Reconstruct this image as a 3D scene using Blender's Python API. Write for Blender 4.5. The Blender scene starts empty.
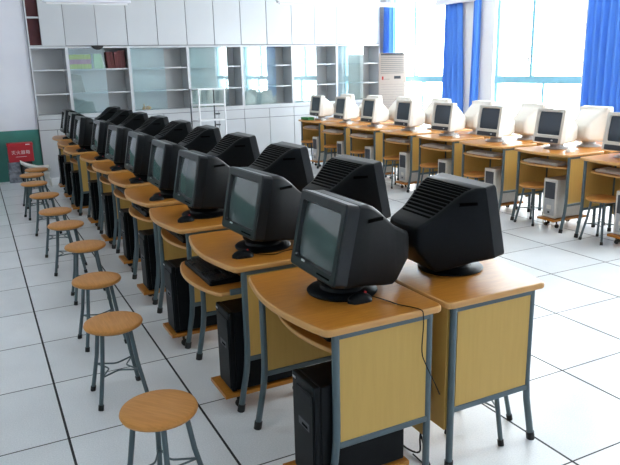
import bpy, bmesh, math, random
from mathutils import Vector, Matrix
random.seed(7)
SC = bpy.context.scene
COL = SC.collection
PI = math.pi

# ------------------------------------------------------------------ materials
def new_mat(name):
    m = bpy.data.materials.new(name); m.use_nodes = True
    nt = m.node_tree
    return m, nt, nt.nodes['Principled BSDF']

def mat(name, col, rough=.5, metal=0., spec=.5, noise=None, scale=30., stretch=(1, 1, 1), bump=0.):
    """plain principled material; noise = (darker colour, amount) mottles the base colour"""
    m, nt, b = new_mat(name)
    b.inputs['Base Color'].default_value = (*col, 1)
    b.inputs['Roughness'].default_value = rough
    b.inputs['Metallic'].default_value = metal
    b.inputs['Specular IOR Level'].default_value = spec
    tc = nt.nodes.new('ShaderNodeTexCoord'); mp = nt.nodes.new('ShaderNodeMapping')
    mp.inputs['Scale'].default_value = stretch
    nt.links.new(tc.outputs['Object'], mp.inputs['Vector'])
    nz = nt.nodes.new('ShaderNodeTexNoise'); nz.inputs['Scale'].default_value = scale
    nz.inputs['Detail'].default_value = 4
    nt.links.new(mp.outputs['Vector'], nz.inputs['Vector'])
    if noise:
        mx = nt.nodes.new('ShaderNodeMix'); mx.data_type = 'RGBA'
        rm = nt.nodes.new('ShaderNodeMapRange')
        rm.inputs['From Min'].default_value = .35; rm.inputs['From Max'].default_value = .65
        rm.inputs['To Max'].default_value = noise[1]
        nt.links.new(nz.outputs['Fac'], rm.inputs['Value'])
        nt.links.new(rm.outputs['Result'], mx.inputs['Factor'])
        mx.inputs['A'].default_value = (*col, 1); mx.inputs['B'].default_value = (*noise[0], 1)
        nt.links.new(mx.outputs['Result'], b.inputs['Base Color'])
    if bump:
        bp = nt.nodes.new('ShaderNodeBump'); bp.inputs['Strength'].default_value = bump
        bp.inputs['Distance'].default_value = .002
        nt.links.new(nz.outputs['Fac'], bp.inputs['Height']); nt.links.new(bp.outputs['Normal'], b.inputs['Normal'])
    return m

def glass_mat(name, tint, refl, rough=.02, spec_col=(1, 1, 1)):
    m = bpy.data.materials.new(name); m.use_nodes = True
    nt = m.node_tree; nt.nodes.clear()
    out = nt.nodes.new('ShaderNodeOutputMaterial'); mix = nt.nodes.new('ShaderNodeMixShader')
    tr = nt.nodes.new('ShaderNodeBsdfTransparent'); gl = nt.nodes.new('ShaderNodeBsdfGlossy')
    tr.inputs['Color'].default_value = (*tint, 1)
    gl.inputs['Color'].default_value = (*spec_col, 1); gl.inputs['Roughness'].default_value = rough
    lw = nt.nodes.new('ShaderNodeLayerWeight'); lw.inputs['Blend'].default_value = .25
    mr = nt.nodes.new('ShaderNodeMapRange'); mr.inputs['To Min'].default_value = refl; mr.inputs['To Max'].default_value = min(1, refl * 4)
    nt.links.new(lw.outputs['Fresnel'], mr.inputs['Value'])
    nt.links.new(mr.outputs['Result'], mix.inputs['Fac'])
    nt.links.new(tr.outputs[0], mix.inputs[1]); nt.links.new(gl.outputs[0], mix.inputs[2])
    nt.links.new(mix.outputs[0], out.inputs['Surface'])
    return m

def floor_mat():
    m, nt, b = new_mat('floor_tiles')
    N = nt.nodes.new; L = nt.links.new
    tc = N('ShaderNodeTexCoord'); sp = N('ShaderNodeSeparateXYZ'); L(tc.outputs['Object'], sp.inputs[0])
    def line(axis, half):
        d = N('ShaderNodeMath'); d.operation = 'DIVIDE'; d.inputs[1].default_value = .6; L(sp.outputs[axis], d.inputs[0])
        a = N('ShaderNodeMath'); a.operation = 'ADD'; a.inputs[1].default_value = .5; L(d.outputs[0], a.inputs[0])
        f = N('ShaderNodeMath'); f.operation = 'FRACT'; L(a.outputs[0], f.inputs[0])
        s = N('ShaderNodeMath'); s.operation = 'SUBTRACT'; s.inputs[1].default_value = .5; L(f.outputs[0], s.inputs[0])
        ab = N('ShaderNodeMath'); ab.operation = 'ABSOLUTE'; L(s.outputs[0], ab.inputs[0])
        lt = N('ShaderNodeMath'); lt.operation = 'LESS_THAN'; lt.inputs[1].default_value = half / .6; L(ab.outputs[0], lt.inputs[0])
        return lt
    gx = line('X', .0055); gy = line('Y', .0036)
    mxm = N('ShaderNodeMath'); mxm.operation = 'MAXIMUM'; L(gx.outputs[0], mxm.inputs[0]); L(gy.outputs[0], mxm.inputs[1])
    sc = N('ShaderNodeVectorMath'); sc.operation = 'SCALE'; sc.inputs['Scale'].default_value = 1 / .6; L(tc.outputs['Object'], sc.inputs[0])
    fl = N('ShaderNodeVectorMath'); fl.operation = 'FLOOR'; L(sc.outputs[0], fl.inputs[0])
    wn = N('ShaderNodeTexWhiteNoise'); L(fl.outputs[0], wn.inputs['Vector'])
    nz = N('ShaderNodeTexNoise'); nz.inputs['Scale'].default_value = 160; nz.inputs['Detail'].default_value = 3; L(tc.outputs['Object'], nz.inputs['Vector'])
    nz2 = N('ShaderNodeTexNoise'); nz2.inputs['Scale'].default_value = 5; L(tc.outputs['Object'], nz2.inputs['Vector'])
    ad = N('ShaderNodeMath'); ad.operation = 'MULTIPLY_ADD'; ad.inputs[1].default_value = .28; L(wn.outputs['Value'], ad.inputs[0]); L(nz.outputs['Fac'], ad.inputs[2])
    ad2 = N('ShaderNodeMath'); ad2.operation = 'MULTIPLY_ADD'; ad2.inputs[1].default_value = .3; L(nz2.outputs['Fac'], ad2.inputs[0]); L(ad.outputs[0], ad2.inputs[2])
    cr = N('ShaderNodeValToRGB')
    cr.color_ramp.elements[0].position = .5; cr.color_ramp.elements[0].color = (.70, .73, .75, 1)
    cr.color_ramp.elements[1].position = 1.; cr.color_ramp.elements[1].color = (.88, .90, .92, 1)
    L(ad2.outputs[0], cr.inputs[0])
    mx = N('ShaderNodeMix'); mx.data_type = 'RGBA'; L(mxm.outputs[0], mx.inputs['Factor']); L(cr.outputs[0], mx.inputs['A'])
    mx.inputs['B'].default_value = (.012, .014, .018, 1)
    L(mx.outputs['Result'], b.inputs['Base Color'])
    rg = N('ShaderNodeMapRange'); rg.inputs['To Min'].default_value = .26; rg.inputs['To Max'].default_value = .8; L(mxm.outputs[0], rg.inputs['Value'])
    L(rg.outputs['Result'], b.inputs['Roughness'])
    b.inputs['Specular IOR Level'].default_value = .55
    return m

M = dict(
    top=mat('desktop_wood', (.50, .20, .028), .3, spec=.28, noise=((.40, .145, .02), .8), scale=9, stretch=(1.2, 14, 14)),
    edge=mat('pale_wood_edging', (.62, .32, .10), .35, noise=((.55, .27, .08), .6), scale=9),
    seat=mat('stool_wood', (.62, .275, .07), .4, spec=.3, noise=((.52, .22, .05), .8), scale=9, stretch=(14, 1.2, 14)),
    panel=mat('maple_panel', (.60, .38, .105), .45, spec=.3, noise=((.56, .35, .094), .6), scale=7, stretch=(10, 10, .8)),
    frame=mat('grey_green_steel', (.085, .125, .14), .38, spec=.5, noise=((.07, .10, .115), .5), scale=20),
    rubber=mat('black_rubber', (.012, .012, .013), .6, noise=((.02, .02, .02), .5)),
    black=mat('black_plastic', (.0035, .005, .0065), .42, spec=.14, noise=((.005, .0068, .0085), .6), scale=60, bump=.05),
    bezel=mat('black_bezel_plastic', (.006, .008, .010), .30, spec=.4, noise=((.009, .0115, .014), .6), scale=60),
    blackside=mat('black_metal_case', (.004, .005, .0065), .42, spec=.12, noise=((.006, .0075, .009), .6), scale=40),
    slot=mat('vent_slot_black', (.001, .001, .0012), .9, spec=.03, noise=((.002, .002, .002), .5)),
    screen=mat('dark_crt_glass', (.085, .105, .105), .07, spec=.9, noise=((.075, .095, .095), .5), scale=3),
    badge=mat('silver_badge', (.75, .76, .78), .3, metal=.6, noise=((.6, .6, .62), .4)),
    keys=mat('black_keycaps', (.014, .015, .017), .45, noise=((.02, .02, .022), .5)),
    red=mat('red_plastic', (.45, .02, .02), .4, noise=((.36, .015, .015), .5)),
    blue=mat('blue_sticker', (.25, .45, .8), .4, noise=((.8, .85, .9), .5), scale=80),
    beige=mat('beige_plastic', (.70, .66, .60), .45, noise=((.66, .62, .56), .6), scale=30),
    beigecase=mat('beige_case_metal', (.60, .58, .54), .45, noise=((.56, .54, .5), .6), scale=30),
    greyplastic=mat('light_grey_plastic', (.46, .46, .47), .4, noise=((.42, .42, .43), .6)),
    dkgrey=mat('charcoal_plastic', (.03, .034, .045), .35, noise=((.04, .044, .055), .6)),
    bscreen=mat('blue_grey_crt_glass', (.055, .07, .09), .12, spec=.6, noise=((.05, .06, .08), .5), scale=3),
    white=mat('white_paint', (.80, .80, .82), .55, noise=((.76, .77, .80), .7), scale=3),
    ceil=mat('ceiling_paint', (.82, .82, .82), .7, noise=((.78, .78, .79), .6), scale=2),
    wall=mat('lavender_white_wall', (.70, .70, .76), .6, noise=((.65, .65, .72), .8), scale=2.5),
    teal=mat('teal_wainscot_paint', (.045, .21, .175), .4, noise=((.04, .18, .15), .8), scale=4),
    lam=mat('white_laminate', (.53, .545, .57), .2, spec=.4, noise=((.50, .515, .54), .8), scale=1.5),
    lamgrey=mat('grey_laminate', (.56, .565, .57), .3, noise=((.51, .515, .52), .8), scale=2),
    gap=mat('dark_seam', (.10, .10, .11), .7, noise=((.08, .08, .09), .5)),
    maroon=mat('maroon_board', (.055, .006, .008), .6, noise=((.08, .01, .012), .6), scale=12),
    blackbag=mat('black_bag', (.012, .012, .014), .5, noise=((.02, .02, .02), .5)),
    curtain=mat('blue_curtain_cloth', (.10, .30, .86), .75, noise=((.07, .23, .78), .8), scale=6, stretch=(3, 3, .3)),
    winframe=mat('light_blue_window_frame', (.25, .56, .72), .4, noise=((.22, .5, .66), .6), scale=8),
    ac=mat('cream_metal', (.47, .40, .35), .5, noise=((.44, .37, .325), .6), scale=20),
    acgrill=mat('grille_grey', (.26, .245, .24), .5, noise=((.22, .21, .2), .6), scale=20),
    green=mat('green_card', (.03, .22, .06), .5, noise=((.025, .18, .05), .6)),
    paper=mat('white_paper', (.82, .80, .76), .7, noise=((.76, .74, .7), .6)),
    redbox=mat('red_enamel', (.50, .022, .035), .32, noise=((.44, .018, .03), .6), scale=10),
    carton=mat('mottled_carton', (.30, .31, .35), .7, noise=((.10, .11, .14), 1.), scale=16),
    shadowblock=mat('black_shadow_block', (.014, .014, .016), .6, noise=((.022, .022, .025), .6)),
    wplast=mat('white_moulded_plastic', (.74, .73, .69), .4, noise=((.7, .69, .65), .6)),
    bk_yel=mat('book_yellow_green', (.42, .46, .06), .5, noise=((.36, .40, .05), .7), scale=40),
    bk_pink=mat('book_pink_band', (.42, .16, .24), .5, noise=((.37, .13, .2), .7), scale=40),
    bk_grn=mat('book_pale_green', (.35, .52, .26), .5, noise=((.5, .6, .45), .8), scale=30),
    bk_blu=mat('book_blue_grey', (.30, .37, .46), .5, noise=((.26, .32, .4), .7), scale=40),
    bk_wht=mat('book_white', (.68, .68, .62), .5, noise=((.62, .62, .56), .7), scale=40),
    bk_red=mat('book_dark_red', (.10, .010, .012), .5, noise=((.075, .008, .01), .8), scale=30),
    bk_cap=mat('book_blue_cap', (.06, .09, .25), .5, noise=((.05, .07, .2), .5)),
    bk_tan=mat('magazine_grey_brown', (.20, .19, .17), .6, noise=((.33, .32, .28), 1.), scale=22, stretch=(8, 1, 1)),
    orange=mat('orange_ceramic', (.62, .21, .03), .4, noise=((.66, .4, .08), .9), scale=25),
    rackw=mat('white_enamel_tube', (.76, .77, .79), .35, noise=((.72, .73, .75), .6)),
    rackg=mat('dark_grey_tube', (.06, .065, .075), .4, noise=((.05, .055, .06), .6)),
    lampw=mat('lamp_white_metal', (.72, .72, .80), .4, noise=((.68, .68, .77), .6)),
    text=mat('white_lettering', (.85, .82, .82), .5, noise=((.8, .78, .78), .5)),
)
def add_translucency(m, col, fac):
    nt = m.node_tree; out = nt.nodes['Material Output']; b = nt.nodes['Principled BSDF']
    t = nt.nodes.new('ShaderNodeBsdfTranslucent'); t.inputs['Color'].default_value = (*col, 1)
    mx = nt.nodes.new('ShaderNodeMixShader'); mx.inputs['Fac'].default_value = fac
    nt.links.new(b.outputs[0], mx.inputs[1]); nt.links.new(t.outputs[0], mx.inputs[2]); nt.links.new(mx.outputs[0], out.inputs['Surface'])
add_translucency(M['curtain'], (.12, .34, .85), .12)
M['floor'] = floor_mat()
M['pane'] = glass_mat('window_glass', (.97, .985, .98), .03)
M['cabglass'] = glass_mat('pale_cyan_glass', (.86, .955, .955), .10, .03)

# ------------------------------------------------------------------ mesh helpers
class MB:
    """collects shapes and links them as one mesh object"""
    def __init__(s): s.v = []; s.f = []; s.mi = []; s.mats = []; s.sm = []
    def mat(s, m):
        if m not in s.mats: s.mats.append(m)
        return s.mats.index(m)
    def add(s, vs, fs, m, smooth=False):
        o = len(s.v); i = s.mat(m)
        s.v += [tuple(v) for v in vs]
        for f in fs: s.f.append([o + k for k in f]); s.mi.append(i); s.sm.append(smooth)
        return s
    def bm(s, bm, m, smooth=False, mtx=None):
        bm.verts.index_update()
        vs = [(mtx @ v.co if mtx else v.co.copy()) for v in bm.verts]
        s.add(vs, [[v.index for v in f.verts] for f in bm.faces], m, smooth); bm.free(); return s
    def box(s, x0, x1, y0, y1, z0, z1, m, bev=0., seg=1, mtx=None):
        b = bmesh.new()
        bmesh.ops.create_cube(b, size=1)
        for v in b.verts:
            v.co = Vector(((x0 + x1) / 2 + v.co.x * (x1 - x0), (y0 + y1) / 2 + v.co.y * (y1 - y0), (z0 + z1) / 2 + v.co.z * (z1 - z0)))
        if bev: bmesh.ops.bevel(b, geom=list(b.edges), offset=bev, segments=seg, affect='EDGES', profile=.6)
        return s.bm(b, m, False, mtx)
    def tube(s, pts, r, m, n=8, r1=None, caps=True, squash=1., smooth=False):
        pts = [Vector(p) for p in pts]; vs = []; fs = []
        if smooth:
            q = [pts[0]] + pts + [pts[-1]]; out = []
            for i in range(1, len(q) - 2):
                for k in range(5):
                    t = k / 5; a, b, c, d = q[i - 1:i + 3]
                    out.append(.5 * ((2 * b) + (c - a) * t + (2 * a - 5 * b + 4 * c - d) * t * t + (3 * b - a - 3 * c + d) * t ** 3))
            pts = out + [pts[-1]]
        k = len(pts)
        for i, p in enumerate(pts):
            d = (pts[min(i + 1, k - 1)] - pts[max(i - 1, 0)]).normalized()
            a = Vector((0, 1, 0)) if abs(d.y) < .9 else Vector((1, 0, 0))
            e1 = (a - d * a.dot(d)).normalized(); e2 = d.cross(e1)
            rr = r if r1 is None else r + (r1 - r) * i / (k - 1)
            for j in range(n):
                t = 2 * PI * j / n
                vs.append(p + e1 * (rr * squash * math.cos(t)) + e2 * (rr * math.sin(t)))
        for i in range(k - 1):
            for j in range(n):
                fs.append([i * n + j, i * n + (j + 1) % n, (i + 1) * n + (j + 1) % n, (i + 1) * n + j])
        if caps: fs.append(list(range(n))[::-1]); fs.append([(k - 1) * n + j for j in range(n)])
        return s.add(vs, fs, m, True)
    def lathe(s, prof, m, n=28, c=(0, 0), mtx=None):
        vs = []; fs = []
        for r, z in prof:
            for j in range(n):
                t = 2 * PI * j / n; v = Vector((c[0] + r * math.cos(t), c[1] + r * math.sin(t), z))
                vs.append(mtx @ v if mtx else v)
        for i in range(len(prof) - 1):
            for j in range(n): fs.append([i * n + j, i * n + (j + 1) % n, (i + 1) * n + (j + 1) % n, (i + 1) * n + j])
        fs.append(list(range(n))[::-1]); fs.append([(len(prof) - 1) * n + j for j in range(n)])
        return s.add(vs, fs, m, True)
    def slab(s, outline, z0, z1, m, bev=.006, rim=None):
        """closed xy outline extruded, with rounded edge"""
        n = len(outline); c = Vector((sum(p[0] for p in outline) / n, sum(p[1] for p in outline) / n))
        def ring(off, z):
            out = []
            for i, p in enumerate(outline):
                a = Vector(outline[i - 1]); b = Vector(outline[(i + 1) % n]); t = (b - a).normalized(); nn = Vector((t.y, -t.x))
                out.append((p[0] - nn.x * off, p[1] - nn.y * off, z))
            return out
        rings = [ring(bev, z0), ring(bev * .3, z0 + bev * .3), ring(0, z0 + bev), ring(0, z1 - bev), ring(bev * .3, z1 - bev * .3), ring(bev, z1)]
        vs = [v for r in rings for v in r]; fs = []
        for i in range(5):
            for j in range(n): fs.append([i * n + j, i * n + (j + 1) % n, (i + 1) * n + (j + 1) % n, (i + 1) * n + j])
        caps = [list(range(n))[::-1], [5 * n + j for j in range(n)]]
        o = len(s.v); s.add(vs, fs, rim or m); i = s.mat(m)
        for f in caps: s.f.append([o + k for k in f]); s.mi.append(i); s.sm.append(False)
        return s
    def loft(s, rings, m, smooth=True, caps=True):
        n = len(rings[0]); vs = [v for r in rings for v in r]; fs = []
        for i in range(len(rings) - 1):
            for j in range(n): fs.append([i * n + j, i * n + (j + 1) % n, (i + 1) * n + (j + 1) % n, (i + 1) * n + j])
        if caps: fs.append(list(range(n))[::-1]); fs.append([(len(rings) - 1) * n + j for j in range(n)])
        return s.add(vs, fs, m, smooth)
    def build(s, name, parent=None, autosmooth=True):
        me = bpy.data.meshes.new(name); me.from_pydata(s.v, [], s.f)
        for m in s.mats: me.materials.append(M[m])
        me.polygons.foreach_set('material_index', s.mi); me.polygons.foreach_set('use_smooth', s.sm)
        b = bmesh.new(); b.from_mesh(me); bmesh.ops.recalc_face_normals(b, faces=b.faces)
        if any(s.sm) and autosmooth:
            for e in b.edges:
                if len(e.link_faces) == 2 and e.calc_face_angle(0) > .7: e.smooth = False
        b.to_mesh(me); b.free(); me.update()
        o = bpy.data.objects.new(name, me); COL.objects.link(o)
        if parent: o.parent = parent
        return o

def tag(o, label, cat, group=None, kind=None):
    o['label'] = label; o['category'] = cat
    if group: o['group'] = group
    if kind: o['kind'] = kind
    return o
def thing(name, label, cat, loc=(0, 0, 0), rz=0, group=None):
    o = bpy.data.objects.new(name, None); COL.objects.link(o); o.empty_display_size = .05
    o.location = loc; o.rotation_euler = (0, 0, rz)
    return tag(o, label, cat, group)
def dup(root, loc, rz, label, group=None):
    r = root.copy(); COL.objects.link(r); r.location = loc; r.rotation_euler = (0, 0, rz); r['label'] = label
    if group: r['group'] = group
    for ch in list(root.children):
        c = ch.copy(); COL.objects.link(c); c.parent = r
        for g in list(ch.children):
            d = g.copy(); COL.objects.link(d); d.parent = c
    return r
def struct(mb, name):
    o = mb.build(name); o['kind'] = 'structure'; return o

def rrect(w, h, r, n=4, cx=0, cy=0):
    pts = []
    for (sx, sy, a0) in ((1, 1, 0), (-1, 1, 90), (-1, -1, 180), (1, -1, 270)):
        for i in range(n + 1):
            a = math.radians(a0 + 90 * i / n)
            pts.append((cx + sx * (w / 2 - r) + r * math.cos(a), cy + sy * (h / 2 - r) + r * math.sin(a)))
    return pts

ORD = ['first', 'second', 'third', 'fourth', 'fifth', 'sixth', 'seventh', 'eighth', 'ninth', 'tenth']

# ------------------------------------------------------------------ the room
XL, XR, YF, YB, ZC = -2.4, 7.0, -5.0, 8.42, 3.15
YW = 8.03                                   # face of the back wall left of the built-in cabinets
struct(MB().box(XL - .2, XR + .25, YF - .2, YB + .2, -.12, 0, 'floor'), 'floor')
struct(MB().box(XL - .2, XR + .25, YF - .2, YB + .2, ZC, ZC + .12, 'ceil'), 'ceiling')
struct(MB().box(XL - .2, XR + .25, YB, YB + .2, 0, ZC, 'wall')
       .box(XL, .655, YW, YB, .76, ZC, 'wall').box(XL, .655, YW - .004, YB, 0, .76, 'teal'), 'wall_back')
struct(MB().box(XL - .2, XL, YF, YB, .95, ZC, 'white').box(XL - .2, XL + .004, YF, YB, 0, .95, 'teal'), 'wall_left')
struct(MB().box(XL - .2, XR + .25, YF - .2, YF, 0, ZC, 'wall'), 'wall_front')
WINS = [(6.28, 7.86), (3.40, 5.08), (.5, 2.5), (-2.0, -.3)]
ZS, ZT = .76, 2.92
wr = MB()
wr.box(XR, XR + .25, YF, YB, 0, ZS, 'white').box(XR, XR + .25, YF, YB, ZT, ZC, 'white')
e = [YB] + [v for a, b in WINS for v in (b, a)] + [YF]
for a, b in zip(e[0::2], e[1::2]): wr.box(XR, XR + .25, b, a, ZS, ZT, 'white')
struct(wr, 'wall_right')
for i, (a, b) in enumerate(WINS):
    w = MB(); x0, x1 = XR + .06, XR + .12
    for y in (a, b - .05): w.box(x0, x1, y, y + .05, ZS, ZT, 'winframe')
    w.box(x0, x1, a, b, ZS, ZS + .03, 'white').box(x0, x1, a, b, ZT - .04, ZT, 'winframe')  # bottom rail painted white for the glare that washes it out
    w.box(x0 - .01, x1, a, b, 1.28, 1.385, 'winframe')
    c = (a + b) / 2 + .12
    w.box(x0, x1, c - .026, c + .026, 1.37, ZT, 'winframe')
    w.box(x0, x1, c - .27, c - .23, ZS, 1.3, 'winframe')
    o = struct(w, 'window_%d' % (i + 1))
    MB().box(x0 + .02, x0 + .026, a + .03, b - .03, ZS + .03, ZT - .03, 'pane').build('window_pane', o)
    MB().box(x0 - .03, x0, c + .03, c + .05, 1.52, 1.66, 'greyplastic', .004).build('window_handle', o)
    struct(MB().box(XR - .06, XR + .06, a - .03, b + .03, ZS - .03, ZS, 'white', .004), 'trim_%d' % (i + 1))

# curtains: wavy cloth with thickness
def curtain(y0, y1, z0, z1, label, flare=0., x=XR - .07):
    n = max(24, int((y1 - y0) / .012)); rings = []
    zs = [z0 + (z1 - z0) * k / 14 for k in range(15)]
    for z in zs:
        t = (z - z0) / (z1 - z0); ext = flare * (1 - t)
        front = []; back = []
        for j in range(n + 1):
            u = j / n; y = y0 - ext + (y1 - y0 + ext) * u
            dx = (.026 + .012 * (1 - t)) * math.sin(u * (y1 - y0) / .105 * 2 * PI + .8 * math.sin(3 * u + t)) + .008 * math.sin(u * 37 + 2 * t)
            front.append((x + dx - .003, y, z)); back.append((x + dx + .003, y, z))
        rings.append(front + back[::-1])
    o = MB().loft(rings, 'curtain').build('curtain', None, False)
    tag(o, label, 'curtain', 'blue window curtains'); return o
curtain(7.72, 8.0, .7, 2.66, 'narrow blue curtain in the corner above the tall air conditioner')
curtain(5.78, 6.17, .75, 2.53, 'blue curtain flaring towards its hem beside the white pier', .10)
curtain(5.34, 5.5, .75, 2.95, 'narrow gathered blue curtain on the near side of the white pier')
curtain(2.3, 3.24, .75, 2.95, 'wide blue curtain at the right edge beside the large window', 0.)
bpy.data.objects['curtain.003'].location.y = .06
struct(MB().box(XR - .14, XR - .02, 5.46, 6.36, 2.52, 2.62, 'lampw', .004), 'trim_6')

# hanging fluorescent fittings
def tube_lamp(x0, x1, y, z, label):
    t = thing('ceiling_lamp', label, 'lamp', (x0, y, z), 0, 'hanging strip lamps'); L = x1 - x0
    MB().box(0, L, -.035, .035, 0, .035, 'lampw', .004).build('lamp_housing', t)
    MB().tube([(.04, 0, -.012), (L - .04, 0, -.012)], .013, 'white').build('tube', t)
    for x in (.2, L - .2): MB().tube([(x, 0, .035), (x, 0, ZC - z)], .006, 'lampw').build('hanger', t)
tube_lamp(.72, 1.77, 6.0, 2.425, 'white hanging strip lamp in front of the left upper cupboards')
tube_lamp(3.82, 5.86, 6.0, 2.475, 'long white hanging strip lamp in front of the right upper cupboards')

# ------------------------------------------------------------------ built-in cabinets along the back wall
BX = [.66, 1.186, 2.12, 3.08, 4.03, 4.99, 5.90, 6.84]
Y0, Y1 = 8.0, 8.40
BAYN = ['open bookcase section at the left wall', 'bookcase section holding the yellow and dark red books', 'bookcase section holding the small orange ornament',
        'bookcase section behind the white tube rack', 'bookcase section right of the tube rack', 'bookcase section left of the one beside the air conditioner',
        'rightmost bookcase section beside the air conditioner']
GL = [None, (1.20, 1.74), (2.14, 2.68), (3.10, 3.76), (4.05, 4.66), (5.01, 5.47), (5.92, 6.47)]
for i in range(7):
    a, b = BX[i], BX[i + 1]; w = b - a
    t = thing('bookcase', 'white ' + BAYN[i] + (' with sliding glass' if i else ''), 'bookcase', (a, Y0, .945), 0, 'built-in bookcase sections')
    for x in (0, w - .022): MB().box(x, x + .022, 0, .38, 0, 1.03, 'lam').build('side_panel', t)
    MB().box(.022, w - .022, .37, .385, 0, 1.03, 'lamgrey').build('back_panel', t)
    MB().box(.022, w - .022, .0, .37, 0, .02, 'lam').build('bottom_board', t)
    MB().box(.022, w - .022, .0, .37, 1.005, 1.03, 'lam').build('top_board', t)
    for z in (.315, .675): MB().box(.022, w - .022, .03, .368, z, z + .022, 'lam').build('shelf', t)
    if GL[i]:
        g0, g1 = GL[i]
        MB().box(g0 - a, g1 - a, .008, .013, .02, 1.005, 'cabglass').build('glass_door', t)
    # base cabinet
    c = thing('base_cabinet', 'white base cupboard under the ' + BAYN[i], 'cabinet', (a, Y0, 0), 0, 'built-in base cupboards')
    MB().box(0, w, .02, .385, .0, .943, 'lam').build('body', c)
    MB().box(0.001, w - .001, -.008, .02, .9, .944, 'lam', .003).build('counter_edge', c)
    h = w / 2
    cols = [(0, w)] if i == 0 else [(0, h), (h, w)]
    for (p, q) in cols:
        MB().box(p + .004, q - .004, 0, .02, .742, .893, 'lam', .002).build('drawer', c)
    dcols = [(0, h), (h, w)]
    for (p, q) in dcols:
        MB().box(p + .004, q - .004, 0, .02, .08, .734, 'lam', .002).build('door', c)
    MB().box(0, w, .018, .0195, .08, .9, 'gap').build('seam', c)
UN = ['narrow upper cupboard with an open maroon end shelf by the left wall', 'upper cupboard with one door ajar above the yellow books', 'upper cupboard above the orange ornament section',
      'upper cupboard above the white tube rack', 'upper cupboard right of the one above the tube rack', 'upper cupboard left of the one beside the corner curtain', 'rightmost upper cupboard beside the corner curtain']
for i in range(7):
    a, b = BX[i], BX[i + 1]; w = b - a; zt = ZC - .005
    t = thing('upper_cabinet', 'glossy white ' + UN[i], 'cabinet', (a, Y0, 1.978), 0, 'built-in upper cupboards'); H = zt - 1.978
    if i == 0:
        MB().box(0, .02, 0, .385, 0, H, 'lam').box(.19, w, .02, .385, 0, H, 'lam').box(.02, .19, .36, .385, 0, H, 'lam').box(.02, .19, 0, .36, 0, .018, 'lam').build('body', t)
        MB().box(.02, .19, .07, .36, .02, .4, 'maroon').build('maroon_lining', t)
        MB().box(.02, .19, .07, .36, .43, H, 'maroon').build('maroon_lining', t)
        MB().box(.02, .19, .01, .36, .402, .428, 'lam').build('shelf', t)
        MB().box(.19, w - .004, 0, .02, .012, H, 'lam', .002).build('door', t)
    else:
        MB().box(0, w, .022, .385, 0, H, 'lam').build('body', t)
        MB().box(0, w, .02, .0215, .004, H, 'gap').build('seam', t)
        for k in range(2):
            d = MB().box(.0, w / 2 - .010, -.018, 0, 0, H - .012, 'lam', .002).build('door', t)
            d.location = (k * w / 2 + .005, .018, .012)
            if i == 1 and k == 0: d.rotation_euler = (0, 0, -math.radians(5))
# black bag hanging out of the ajar door
b = MB().loft([[(x * s + 1.645, 7.978 + y * s, z) for x, y in rrect(.19, .05, .02)] for z, s in ((1.925, .25), (1.94, .62), (1.965, .92), (1.985, 1.), (1.99, .6))], 'blackbag').build('bag')
tag(b, 'small black bag drooping below the door left ajar in the upper cupboards', 'bag')

# books
def book(x, w, h, d, m, label, group, z, tilt=0., band=None, cap=None):
    t = thing('book', label, 'book', (x, 8.07, z), 0, group); t.rotation_euler = (0, tilt, 0)
    mb = MB().box(0, w, 0, d, 0, h, m, .003)
    if band: mb.box(-.0005, w + .0005, -.0012, .02, h * .33, h * .66, band)
    mb.build('cover', t)
    MB().box(.004, w - .004, .006, d + .001, h - .004, h + .0012, 'paper' if not cap else cap).build('pages', t)
zs1 = .945 + .675 + .022; zs2 = .945 + .315 + .022
nm = ['leftmost', 'second from left', 'third from left', 'fourth from left', 'fifth from left', 'sixth from left']
for k in range(6):
    book(1.225 + k * .053, .051, .215 + .004 * (k % 2), .16, 'bk_yel', 'yellow green book with pink band, %s of its set on the top shelf' % nm[k], 'yellow green books on the top shelf', zs1, 0, 'bk_pink')
book(1.548, .028, .225, .16, 'bk_blu', 'blue grey book between the yellow green and the pale green books', 'mixed books on the top shelf', zs1)
for k in range(4):
    book(1.582 + k * .036, .033, .222, .16, 'bk_grn', 'pale green book, %s of four right of the blue grey one' % nm[k], 'pale green books on the top shelf', zs1, -.04 * k)
book(1.735, .014, .21, .16, 'bk_wht', 'thin white book leaning left between green and dark red books', 'mixed books on the top shelf', zs1, -.2)
for k in range(5):
    book(1.79 + k * .055, .053, .25 + (.02 if k > 2 else 0), .17, 'bk_red', 'dark red volume, %s of five at the right end of the top shelf' % nm[k], 'dark red volumes on the top shelf', zs1, -.08 if k < 2 else 0, None, 'bk_cap' if k < 3 else 'bk_red')
for k in range(4):
    book(1.215 + k * .05, .047, .285 - .006 * k, .17, 'bk_tan', 'grey brown magazine file, %s of four on the middle shelf' % nm[k], 'grey brown files on the middle shelf', zs2, -.02 - .05 * k)
# orange ornament
t = thing('ornament', 'small orange and yellow ornament on the bottom shelf behind glass', 'ornament', (2.38, 8.1, .967))
MB().lathe([(.001, 0), (.04, .006), (.052, .03), (.036, .055), (.001, .066)], 'orange', 16).build('ornament_body', t)
MB().lathe([(.001, 0), (.026, .008), (.03, .03), (.016, .048), (.001, .054)], 'orange', 14, (-.075, -.01)).build('ornament_head', t)
MB().tube([(-.06, 0, .05), (-.075, 0, .09), (-.05, 0, .10)], .012, 'orange', 8, .003).build('ornament_crest', t)

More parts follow.
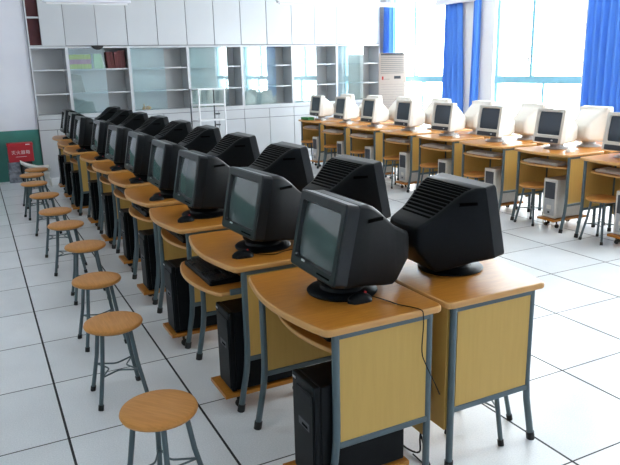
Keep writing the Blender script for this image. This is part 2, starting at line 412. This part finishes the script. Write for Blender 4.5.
# air conditioner
t = thing('air_conditioner', 'tall cream floor standing air conditioner in the far corner', 'air conditioner', (6.46, 7.46, 0), -math.radians(33))
MB().box(0, .49, 0, .26, .04, 1.80, 'ac', .012, 2).build('body', t)
MB().box(.02, .47, .03, .24, 0, .04, 'acgrill').build('plinth', t)
g = MB().box(.04, .45, -.004, .01, 1.44, 1.76, 'acgrill')
for k in range(9): g.box(.04, .45, -.012, -.003, 1.455 + k * .034, 1.47 + k * .034, 'ac')
g.box(.04, .45, -.013, -.002, 1.765, 1.795, 'dkgrey').build('outlet_grille', t)
MB().box(.28, .40, -.006, .005, 1.345, 1.395, 'dkgrey', .002).build('control_display', t)
MB().box(.06, .09, -.004, .005, 1.33, 1.39, 'red').box(.1, .2, -.003, .005, 1.335, 1.345, 'acgrill').build('badge', t)
g = MB()
for k in range(22): g.box(.045, .445, -.003, .002, .3 + k * .045, .304 + k * .045, 'acgrill')
g.build('intake_lines', t)

# white tube rack
t = thing('tube_rack', 'white open tube rack with three shelves before the bookcases', 'rack', (2.96, 7.5, 0))
for x in (.1, .535): MB().tube([(x, 0, 0), (x, 0, 1.285)], .014, 'rackw').build('front_post', t)
for x in (.02, .42): MB().tube([(x, .2, 0), (x, .2, 1.285)], .012, 'rackg').build('rear_post', t)
for z in (1.27, 1.02, .77, .4):
    sh = MB()
    sh.add([(.1, -.01, z), (.535, -.01, z), (.43, .21, z), (.02, .21, z), (.1, -.01, z + .02), (.535, -.01, z + .02), (.43, .21, z + .02), (.02, .21, z + .02)],
           [(0, 3, 2, 1), (0, 1, 5, 4), (1, 2, 6, 5), (2, 3, 7, 6), (3, 0, 4, 7)] + ([(4, 5, 6, 7)] if z < 1.2 else []), 'rackw')
    sh.build('shelf', t)
for z in (.86, .68): MB().box(.425, .49, .12, .18, z, z + .025, 'rackg', .004).build('bracket', t)

# red fire extinguisher box on two cartons, white moulded chair
t = thing('extinguisher_box', 'red box with white lettering standing by the teal wainscot', 'fire box', (.18, 7.86, .305))
MB().box(0, .35, 0, .155, 0, .24, 'redbox', .004).build('body', t)
MB().box(-.006, .356, -.006, .16, .235, .28, 'redbox', .005).box(.25, .31, -.0075, 0, .25, .262, 'text').build('lid', t)
cu = bpy.data.curves.new('lettering', 'FONT'); cu.body = '\u706d\u706b\u5668\u7bb1'; cu.size = .062; cu.space_character = 1.12; cu.extrude = .001; cu.align_x = 'CENTER'
to = bpy.data.objects.new('tmp_text', cu); COL.objects.link(to); bpy.context.view_layer.update()
me = bpy.data.meshes.new_from_object(to.evaluated_get(bpy.context.evaluated_depsgraph_get())); bpy.data.objects.remove(to)
me.materials.clear(); me.materials.append(M['text']); me.transform(Matrix.Translation((.175, -.002, .12)) @ Matrix.Rotation(PI / 2, 4, 'X')); me.name = 'lettering'
o = bpy.data.objects.new('lettering', me); COL.objects.link(o); o.parent = t
MB().box(.1, .25, -.0015, .002, .075, .08, 'text').build('underline', t)
o = MB().box(.155, .325, 7.83, 8.0, 0, .15, 'carton', .006).build('carton'); tag(o, 'mottled grey carton on the floor beneath the red box, lower of two', 'box', 'cartons under the red box')
o = MB().box(.16, .32, 7.84, 8.0, .151, .304, 'carton', .006).build('carton'); tag(o, 'mottled grey carton directly under the red box, upper of two', 'box', 'cartons under the red box')
o = MB().box(.335, .5, 7.86, 8.0, 0, .304, 'shadowblock', .006).build('case'); tag(o, 'black case standing in for the shadow under the right half of the red box', 'case')  # black block fills the shadow gap and props up the red box
t = thing('moulded_chair', 'low white moulded plastic chair behind the far stools', 'chair', (.5, 7.35, 0))
rings = []
for k in range(9):
    u = k / 8; x = -.19 + .38 * u; zt = .375 - .10 * min(1, u * 1.6) ** .7
    ring = [(x, -.15 + .3 * j / 8, zt - (.03 + .03 * u) * math.sin(PI * j / 8)) for j in range(9)]
    rings.append(ring + [(p[0], p[1], p[2] - .012) for p in ring[::-1]])
MB().loft(rings, 'wplast').build('seat_shell', t)
MB().box(-.15, .17, -.12, .12, .10, .215, 'wplast', .03, 3).build('seat_base', t)
for sx in (-.14, .16):
    for sy in (-.11, .11): MB().tube([(sx, sy, .12), (sx * 1.1, sy * 1.1, 0)], .014, 'wplast').build('leg', t)

# ------------------------------------------------------------------ computer furniture (front = -x, width along y)
def desk_outline(hw, dep, bow, r=.03, nb=14):
    """front edge x=0 bowed to -bow, back at x=dep; listed counter-clockwise"""
    pts = []
    def corner(cx, cy, a0, rr):
        for i in range(5):
            a = math.radians(a0 + 90 * i / 4); pts.append((cx + rr * math.cos(a), cy + rr * math.sin(a)))
    corner(dep - r, -hw + r, 270, r); corner(dep - r, hw - r, 0, r)
    corner(r, hw - r, 90, r)
    for i in range(1, nb):
        u = i / nb; y = (hw - r * .6) * (1 - 2 * u); pts.append((-bow * math.sin(PI * u), y))
    corner(r, -hw + r, 180, r)
    return pts
def make_desk(H, hw, label, tray_x, name='computer_desk'):
    t = thing(name, label, 'desk'); py = hw - .028
    MB().slab(desk_outline(hw, .504, .05), H - .026, H, 'top', .008, 'edge').build('desktop', t)
    zr = .262
    for s in (1, -1):
        MB().box(.07, .44, s * py - .008, s * py + .008, zr + .012, H - .045, 'panel').build('side_panel', t)
        MB().box(.05, .465, s * py - .012, s * py + .012, H - .046, H - .027, 'frame').build('top_rail', t)
        MB().box(.06, .455, s * py - .012, s * py + .012, zr - .012, zr + .013, 'frame', .003).build('side_rail', t)
        fl = MB().tube([(.058, s * py, H - .028), (.058, s * py, .34), (.056, s * py, .28), (.048, s * py, .2), (.014, s * py, .03)], .0145, 'frame', 10).build('front_leg', t)
        MB().tube([(.0155, s * py, .036), (.009, s * py, 0)], .018, 'rubber', 10).build('rubber_foot', fl)
        bl = MB().tube([(.455, s * py, H - .028), (.455, s * py, .03)], .0145, 'frame', 10).build('back_leg', t)
        MB().tube([(.455, s * py, .034), (.455, s * py, 0)], .018, 'rubber', 10).build('rubber_foot', bl)
    MB().box(.458, .474, -py + .014, py - .014, .17, H - .03, 'panel').build('back_panel', t)
    # keyboard tray with curved front on two slides
    tr = thing_child('keyboard_tray', t, (tray_x, 0, 0), hw, H)
    return t
def thing_child(name, t, loc, hw, H):
    w = hw - .055
    pts = [(.28, -w), (.28, w)] + [(.02, w), (.004, w - .015)]
    for i in range(1, 12):
        u = i / 12; pts.append((-.055 * math.sin(PI * u) ** .8, (w - .02) * (1 - 2 * u)))
    pts += [(.004, -w + .015), (.02, -w)]
    o = MB().slab(pts, H - .142, H - .124, 'top', .006, 'edge').build(name, t); o.location = loc
    for s in (1, -1): MB().box(.06, .30, s * (w + .008) - .006, s * (w + .008) + .006, H - .138, H - .112, 'frame').build('slide_rail', o)
    return o

def make_stool(label):
    t = thing('stool', label, 'stool')
    MB().lathe([(.05, .372), (.128, .373), (.138, .379), (.1415, .388), (.1375, .397), (.128, .401), (.06, .4015)], 'seat', 36).build('seat', t)
    MB().lathe([(.085, .360), (.105, .362), (.105, .371), (.05, .372)], 'frame', 24).build('seat_ring', t)
    P = []
    for k in range(4):
        a = PI / 4 + k * PI / 2; c, s = math.cos(a), math.sin(a); P.append((c, s))
        l = MB().tube([(c * .092, s * .092, .371), (c * .118, s * .118, .2), (c * .160, s * .160, .02)], .0105, 'frame', 9).build('leg', t)
        MB().tube([(c * .158, s * .158, .026), (c * .164, s * .164, 0)], .0135, 'rubber', 9).build('rubber_foot', l)
    for k in range(4):                       # bowed brace wires between neighbouring legs
        (c0, s0), (c1, s1) = P[k], P[(k + 1) % 4]
        pts = []
        for i in range(11):
            u = i / 10; q = 1 - .5 * math.sin(PI * u) ** .75
            x = (c0 * (1 - u) + c1 * u) * .128 * q; y = (s0 * (1 - u) + s1 * u) * .128 * q
            pts.append((x, y, .155))
        MB().tube(pts, .0042, 'frame', 6).build('brace', t)
    return t

def make_monitor(label, kind):
    """front faces -x; base of stand at z=0"""
    bk = kind == 'black'
    body, scr, bzm = ('black', 'screen', 'bezel') if bk else ('beige', 'bscreen', 'beige')
    t = thing('monitor', label, 'monitor')
    W = .382 if bk else .355; Hh = .31 if bk else .335; z0 = .085 if bk else .062
    a = math.radians(11.7 if bk else 8.3); T = Vector((math.sin(a), 0, math.cos(a))); Nn = Vector((-math.cos(a), 0, math.sin(a))); O = Vector((0, 0, z0))
    def P(s, u, n=0): return O + Vector((0, s, 0)) + T * u + Nn * n
    sw, sh = W - .075, Hh * (.715 if bk else .655); scy = Hh - (.042 if bk else .032) - sh / 2
    out = rrect(W, Hh, .016, 4, 0, Hh / 2); out2 = rrect(W - .012, Hh - .012, .012, 4, 0, Hh / 2)
    inn = rrect(sw + .014, sh + .014, .016, 4, 0, scy); inn2 = rrect(sw, sh, .012, 4, 0, scy)
    bz = MB().loft([[P(*p, -.055) for p in out], [P(*p, -.006) for p in out], [P(*p, 0) for p in out2], [P(*p, .0) for p in inn], [P(*p, -.012) for p in inn2], [P(*p, -.03) for p in inn2]], bzm, False, False)
    if not bk: bz.loft([[P(*p, .0015) for p in rrect(W - .06, .044, .006, 4, 0, .030)]] * 2, 'dkgrey', False).loft([[P(*p, -.001) for p in rrect(W - .06, .044, .006, 4, 0, .030)], [P(*p, .0018) for p in rrect(W - .06, .044, .006, 4, 0, .030)]], 'dkgrey', False)
    bz.build('bezel', t)
    g = MB(); n = 10; vs = []; fs = []
    for i in range(n + 1):
        for j in range(n + 1):
            x, y = -1 + 2 * i / n, -1 + 2 * j / n
            vs.append(P(x * (sw / 2 + .001), scy + y * (sh / 2 + .001), -.008 - .012 * (x * x + y * y) / 2))
    for i in range(n):
        for j in range(n): fs.append([i * (n + 1) + j, (i + 1) * (n + 1) + j, (i + 1) * (n + 1) + j + 1, i * (n + 1) + j + 1])
    g.add(vs, fs, scr, True).build('screen', t)
    bg = MB()
    if bk:
        q = rrect(.03, .008, .002, 2, W * .20, .040); bg.loft([[P(*p, -.001) for p in q], [P(*p, .0015) for p in q]], 'badge', False); bg.build('badge', t)
        q = rrect(.10, .006, .002, 2, -.10, .022); MB().loft([[P(*p, -.001) for p in q], [P(*p, .002) for p in q]], 'slot', False).build('button_strip', t)
    else:
        q = rrect(.022, .012, .002, 2, -W * .2, .030); bg.loft([[P(*p, .0) for p in q], [P(*p, .004) for p in q]], 'badge', False); bg.build('power_button', t)
    # rear shell
    hw0 = W / 2 - (.001 if bk else .004)
    if bk: secs = [(.050, .074, .379, hw0), (.10, .068, .378, hw0 - .006), (.15, .062, .363, hw0 - .018), (.20, .052, .338, hw0 - .031), (.25, .04, .306, hw0 - .044), (.295, .034, .276, hw0 - .056), (.315, .044, .264, hw0 - .061), (.35, .09, .246, hw0 - .068), (.375, .12, .234, hw0 - .075), (.384, .14, .222, hw0 - .086)]
    else: secs = [(.052, .062, .386, hw0), (.075, .058, .388, hw0 - .002), (.10, .056, .36, hw0 - .02), (.15, .054, .345, hw0 - .035), (.21, .054, .315, hw0 - .05), (.27, .06, .265, hw0 - .062), (.315, .08, .225, hw0 - .07), (.33, .10, .205, hw0 - .085)]
    rings = []
    for (u, zl, zh, hw) in secs:
        r = rrect(2 * hw, zh - zl, (.016 if u > .06 else .012) if bk else (.03 if u > .08 else .014), 3, 0, (zl + zh) / 2)
        k = max(0, 1 - (u - .05) / (.25 if bk else .16))
        rings.append([(u + (z - .07) * math.tan(a) * k + .0, y, z) for (y, z) in r])
    hs = MB().loft(rings, body, True)
    def prof(u):
        for (u0, _, h0, w0), (u1, _, h1, w1) in zip(secs, secs[1:]):
            if u <= u1: f = (u - u0) / (u1 - u0); return h0 + (h1 - h0) * f, w0 + (w1 - w0) * f
    if bk:
        for k in range(12):                  # cooling slots across the sloping top
            u = .112 + k * .0185
            (h, w), (h2, _) = prof(u), prof(u + .0078)
            du = (h - .07) * math.tan(a) * max(0, 1 - (u - .05) / .25)
            hs.add([(u + du, -w + .024, h + .0012), (u + du, w - .024, h + .0012), (u + du + .0085, w - .024, h2 + .0012), (u + du + .0085, -w + .024, h2 + .0012),
                    (u + du, -w + .024, h - .009), (u + du, w - .024, h - .009), (u + du + .0085, w - .024, h2 - .009), (u + du + .0085, -w + .024, h2 - .009)],
                   [(0, 1, 2, 3), (0, 4, 5, 1), (2, 6, 7, 3), (4, 7, 6, 5)], 'slot')
        for s in (1, -1):
            hs.add([(.15, s * (hw0 - .0035), .322), (.225, s * (hw0 - .0205), .322), (.225, s * (hw0 - .0205), .310), (.15, s * (hw0 - .0035), .310),
                    (.15, s * (hw0 - .03), .322), (.225, s * (hw0 - .05), .322), (.225, s * (hw0 - .05), .310), (.15, s * (hw0 - .03), .310)],
                   [(0, 1, 2, 3), (0, 4, 5, 1), (3, 2, 6, 7), (4, 7, 6, 5)], 'slot')
    hs.build('housing', t)
    st = MB().lathe([(.138, 0), (.141, .006), (.134, .012), (.09, .018), (.085, .03), (.10, .05), (.10, .07), (.07, .088)], body, 36, (.14, 0)) if bk else MB().lathe([(.12, 0), (.122, .006), (.11, .014), (.07, .02), (.06, .034), (.075, .056), (.05, .066)], 'greyplastic', 32, (.15, 0))
    st.build('stand', t)
    return t

def make_mouse(label, m, wheel, cable):
    t = thing('mouse', label, 'mouse'); rings = []
    for k in range(9):
        u = k / 8; x = -.052 + .104 * u
        w = .030 * math.sqrt(max(.02, 1 - (2 * u - 1) ** 4)); h = .036 * max(.12, math.sin(PI * (.12 + .8 * u))) ** .8
        rings.append([(x, w * math.cos(q), max(0, h * math.sin(q)) if i <= 8 else 0) for i, q in [(i, PI * i / 8) for i in range(9)]])
    MB().loft(rings, m).build('mouse_body', t)
    MB().tube([(.024, -.003, .0325), (.024, .003, .0325)], .0045, wheel, 10).build('scroll_wheel', t)
    if cable: MB().tube(cable, .0022, m, 5, smooth=True).build('cable', t)
    return t

def make_keyboard(label, m, mk):
    t = thing('keyboard', label, 'keyboard')
    MB().loft([[(x, y, 0) for x, y in rrect(.155, .43, .012)], [(x, y, .014 + .05 * max(0, x + .05)) for x, y in rrect(.155, .43, .012)], [(x, y, .020 + .05 * max(0, x + .05)) for x, y in rrect(.145, .42, .01)]], m, False).build('keyboard_base', t)
    k = MB()
    for r in range(6):
        x = -.058 + r * .021 + (.006 if r == 5 else 0); z = .019 + .05 * max(0, x + .05)
        for y0, n in ((-.2, 4), (-.115, 3), (-.05, 13)):
            if y0 == -.115 and r in (0, 3): n = 1 if r == 0 else 0
            if r == 0 and y0 == -.05: ks = [(-.05, .02), (-.03, .02), (-.01, .1), (.11, .02), (.13, .02), (.155, .02)]
            else: ks = [(y0 + c * .0188, .0162) for c in range(n)]
            for (y, w) in ks: k.box(x - .0085, x + .0085, y, y + w, z, z + .007, mk)
    k.build('keys', t)
    return t

def make_tower(label, kind):
    t = thing('computer_tower', label, 'computer')
    bk = kind == 'black'; bm_, sm_ = ('black', 'blackside') if bk else ('beige', 'beigecase')
    W, D, H = (.18, .38, .40) if bk else (.165, .36, .385)
    MB().box(.022, D, -W / 2, W / 2, 0.008, H, sm_, .004).build('case', t)
    fp = MB().box(-.004, .022, -W / 2, W / 2, 0.004, H + .003, bm_, .008, 2)
    if bk: fp.box(-.0095, -.003, -W / 2 + .006, W / 2 - .045, .02, H - .03, 'black', .003)
    fp.build('front_panel', t)
    f = MB()
    if bk:
        f.box(-.0105, -.004, -.075, .045, H - .075, H - .035, 'blackside', .002).build('drive_bay', t)
        f = MB().box(-.0108, -.004, -.06, .03, H - .185, H - .15, 'dkgrey', .003).box(-.0115, -.005, -.045, .0, H - .176, H - .166, 'slot').build('port_panel', t)
        MB().box(-.0055, 0, .058, .082, H - .022, H - .014, 'badge').build('badge', t)
        MB().box(-.0055, 0, -.075, -.06, .03, .055, 'blue').box(-.0055, 0, -.075, -.06, .058, .072, 'red').build('sticker', t)
    else:
        f.box(-.008, -.002, -W / 2 + .02, W / 2 - .02, H * .5, H - .03, 'dkgrey', .003).build('drive_bay', t)
        MB().box(-.008, -.002, -W / 2 + .02, W / 2 - .02, .03, H * .49, 'greyplastic', .004).build('lower_grille', t)
        MB().box(-.011, -.006, -.03, .03, .09, .13, 'beige', .003).box(-.011, -.007, -.012, .012, .05, .07, 'dkgrey').build('power_button', t)
    return t

def make_trolley(label):
    t = thing('tower_trolley', label, 'trolley')
    MB().slab([(0, -.11), (.44, -.11), (.44, .11), (0, .11)], .075, .095, 'top', .003).build('board', t)
    for x in (.075, .38):
        for y in (-.07, .07):
            c = MB().tube([(x, y, .074), (x, y, .045)], .008, 'rubber').build('caster', t)
            MB().tube([(x + .006, y - .009, .02), (x + .006, y + .009, .02)], .02, 'rubber', 14).build('wheel', c)
    return t

# ---- left-hand black row (front edges) measured from the photograph's perspective
HB, HW = .72, .355
CY = [-.665 + .836 * i for i in range(10)]
FX = [.762, .752, .742, .756, .790, .788, .796, .730, .752, .780]
TRAY = [.10, -.065, .06, .02, .035, .06, .06, .06, .06, .06]
SEATS = [(.272, -.668), (.287, .28), (.331, 1.027), (.393, 1.878), (.357, 2.654), (.345, 3.279), (.337, 4.174), (.308, 5.022), (.339, 5.716), (.429, 6.179)]
MX = [.125, .126, .119, .112, .075, .07, .06, .06, .06, .06]
MO = [-.01, -.075, -.03, -.12, -.16, -.19, -.18, -.17, -.17, -.17]
MA = [-1, 3.6, 1.8, -.4, -.8, 2, 0, 1, -1, 0]
def nth(i): return 'nearest' if i == 0 else ('farthest' if i == 9 else ORD[i] + ' from the front')
desk0 = make_desk(HB, HW, '', 0.)
tray0 = [c for c in desk0.children if c.name.startswith('keyboard_tray')][0]
mon0 = make_monitor('', 'black'); stool0 = make_stool(''); tow0 = make_tower('', 'black'); trl0 = make_trolley('')
key0 = make_keyboard('', 'black', 'keys')
mouse0 = make_mouse('', 'black', 'red', [(.05, 0, .012), (.09, -.01, .004), (.15, -.03, .003), (.2, .0, .003), (.27, .02, .003)])
def put(src, loc, rz, label, group, cache={}):
    if src.name not in cache:
        cache[src.name] = 1; src.location = loc; src.rotation_euler = (0, 0, rz); src['label'] = label; src['group'] = group; return src
    return dup(src, loc, rz, label, group)
def set_tray(d, x):
    for c in d.children:
        if c.name.startswith('keyboard_tray'): c.location.x = x
for i in range(10):
    x, y = FX[i], CY[i]; n = nth(i)
    # the protos go to place 0 last so that every copy is made from an unmoved source
    d = put(desk0, (x, y, 0), 0, 'wood topped computer desk of the left black row, %s' % n, 'desks of the left black monitor row')
    set_tray(d, TRAY[i])
    put(mon0, (x + MX[i], y + MO[i], HB), math.radians(MA[i]), 'black tube monitor facing the stools, %s of its row' % n, 'black monitors facing the stools')
    put(stool0, (SEATS[i][0], SEATS[i][1] + .02, 0), random.uniform(-.15, .15) if i > 1 else (.68 if i == 0 else 0), 'round wooden stool along the left black desk row, %s' % n, 'round stools along the left black row')
    put(trl0, (x - (.075 if i == 2 else .06), y - .212, 0), 0, 'wheeled wooden board under the black tower of the left row, %s' % n, 'wheeled boards under the black towers')
    put(tow0, (x - (.045 if i == 2 else .018), y - .222, .095), 0, 'black computer tower under the left black row desk, %s' % n, 'black towers under the left row')
    put(key0, (x + TRAY[i] + .085, y + .03, HB - .124), 0, 'black keyboard on a sliding tray in the left row, %s' % n, 'black keyboards on the trays')
    if i: put(mouse0, (x + .10 + random.uniform(0, .02), y + MO[i] - .125, HB), math.radians(random.uniform(-12, 25)), 'black mouse with red wheel on a left row desk, %s' % n, 'black mice on the left row desks')
m = make_mouse('black mouse with red wheel whose cable hangs over the edge of the nearest desk', 'black', 'red',
               [(.05, 0, .012), (.075, -.02, .004), (.09, -.065, .003), (.10, -.11, .003), (.125, -.155, .003), (.14, -.19, .002), (.147, -.198, -.01), (.149, -.199, -.06), (.144, -.20, -.16), (.165, -.20, -.22), (.205, -.20, -.3), (.235, -.195, -.36)])
m.location = (1.022, -.822, HB); m['group'] = 'black mice on the left row desks'

# ---- right-hand black row, back to back with the left one
for i in range(10):
    x, y = 1.783 + (FX[i] - .75) * .4, CY[i] + (.0 if i == 0 else random.uniform(-.015, .015)); n = nth(i)
    d = dup(desk0, (x, y, 0), PI, 'wood topped computer desk of the right black row, %s' % n, 'desks of the right black monitor row')
    set_tray(d, .05)
    dup(mon0, (x - (.064 if i == 0 else .082), y + .0, HB), PI + math.radians(random.uniform(-2, 2) if i else -3.5), 'black tube monitor facing the windows, %s of its row' % n, 'black monitors facing the windows')
dup(stool0, (1.65, -.81, 0), math.radians(37.5), 'round wooden stool tucked under the nearest desk of the right black row', None)
bpy.data.objects.get('stool')
cb = MB().tube([(1.262, -.93, .45), (1.266, -.95, .36), (1.27, -.92, .25), (1.258, -.9, .12), (1.27, -.88, .03), (1.262, -.8, .006), (1.27, -.7, .006)], .004, 'black', 6, smooth=True)
cb.tube([(1.262, -.85, .4), (1.256, -.88, .2), (1.268, -.92, .06), (1.262, -.96, .006), (1.26, -.85, .006)], .0035, 'black', 6, smooth=True)
tag(cb.build('cable'), 'loose black cables hanging between the two nearest black row desks', 'cable')

# ---- beige row along the windows
HR, HWR = .745, .345
RY = [1.765 + .826 * k for k in range(-1, 7)]
XF = 4.60
rdesk = make_desk(HR, HWR, '', .02); rmon = make_monitor('', 'beige'); rtow = make_tower('', 'beige')
rkey = make_keyboard('', 'beige', 'beige')
rmouse = make_mouse('', 'beige', 'dkgrey', [(.05, 0, .012), (.1, .01, .004), (.17, .0, .003)])
RT = [.08, .03, .02, .02, .03, -.01, -.03, .05]
for k, y in enumerate(RY):
    n = 'nearest' if k == 0 else ('farthest' if k == 7 else ORD[k] + ' from the front')
    x = XF + .012 * math.sin(k * 2.1)
    d = put(rdesk, (x, y, 0), 0, 'open fronted computer desk of the beige row, %s' % n, 'desks of the front beige monitor row'); set_tray(d, RT[k])
    put(rmon, (x + .17, y + .085, HR), math.radians(random.uniform(-2, 2)), 'beige tube monitor facing the room with dark screen, %s' % n, 'beige monitors facing the room')
    put(rkey, (x + RT[k] + .085, y + .02, HR - .124), 0, 'beige keyboard on a desk tray in the beige row, %s' % n, 'beige keyboards on the trays')
    put(rtow, (x + .09, y - .09, .095), 0, 'beige computer tower with charcoal front under the beige row, %s' % n, 'beige towers under the desks')
    dup(trl0, (x + .05, y - .09, 0), 0, 'wheeled wooden board under a beige computer tower, %s' % n, 'wheeled boards under the beige towers')
    dup(stool0, (x + .10, y + .135, 0), random.uniform(-.08, .08), 'round wooden stool pushed under the beige row, %s' % n, 'stools under the beige row desks')
    put(rmouse, (x + .2, y - .19, HR), .2, 'beige mouse right of a beige monitor, %s' % n, 'beige mice on the desks')
    d = dup(rdesk, (5.66, y, 0), PI, 'computer desk behind the beige row facing the windows, %s' % n, 'desks of the rear beige monitor row'); set_tray(d, .04)
    dup(rmon, (5.66 - .2, y + .02, HR), PI, 'pale beige monitor seen from behind against the windows, %s' % n, 'beige monitors facing the windows')
t = thing('green_box', 'flat green box at the far end of the beige row of desks', 'box', (4.68, 6.86, HR), .1)
MB().box(-.05, .07, -.11, .11, 0, .035, 'green', .004).build('box_body', t)
MB().box(-.054, .074, -.114, .114, .026, .044, 'green', .004).build('lid', t)

# ------------------------------------------------------------------ light: bright overcast daylight through the windows
w = bpy.data.worlds.new('overcast_sky'); SC.world = w; w.use_nodes = True
bg = w.node_tree.nodes['Background']; bg.inputs['Color'].default_value = (.93, .97, 1, 1); bg.inputs['Strength'].default_value = 22.
for i, (a, b) in enumerate(WINS):
    l = bpy.data.lights.new('window_portal', 'AREA'); l.shape = 'RECTANGLE'; l.size = ZT - ZS; l.size_y = b - a
    l.cycles.is_portal = True
    o = bpy.data.objects.new('window_portal', l); COL.objects.link(o); o.location = (XR + .2, (a + b) / 2, (ZS + ZT) / 2)
    o.rotation_euler = (0, PI / 2, 0)

# ------------------------------------------------------------------ camera
cam = bpy.data.cameras.new('camera'); co = bpy.data.objects.new('camera', cam); COL.objects.link(co)
r_ = Vector((.89036408, -.45463529, -.02363402)); u_ = Vector((.13253583, .20919472, .96885077)); f_ = Vector((.43552964, .86576228, -.24651493))
mt = Matrix((r_, u_, -f_)).transposed().to_4x4(); mt.translation = Vector((-.18252505, -2.81016966, 1.58244592))
co.matrix_world = mt
cam.sensor_fit = 'HORIZONTAL'; cam.sensor_width = 36; cam.lens = 649.119 / 620 * 36; cam.clip_start = .02
SC.camera = co
SC.view_settings.view_transform = 'Standard'; SC.view_settings.look = 'None'; SC.view_settings.gamma = 1
SC.view_settings.use_curve_mapping = False; SC.view_settings.exposure = 0.
SC.cycles.max_bounces = 10; SC.cycles.diffuse_bounces = 6; SC.cycles.transparent_max_bounces = 24
SC.cycles.use_denoising = True
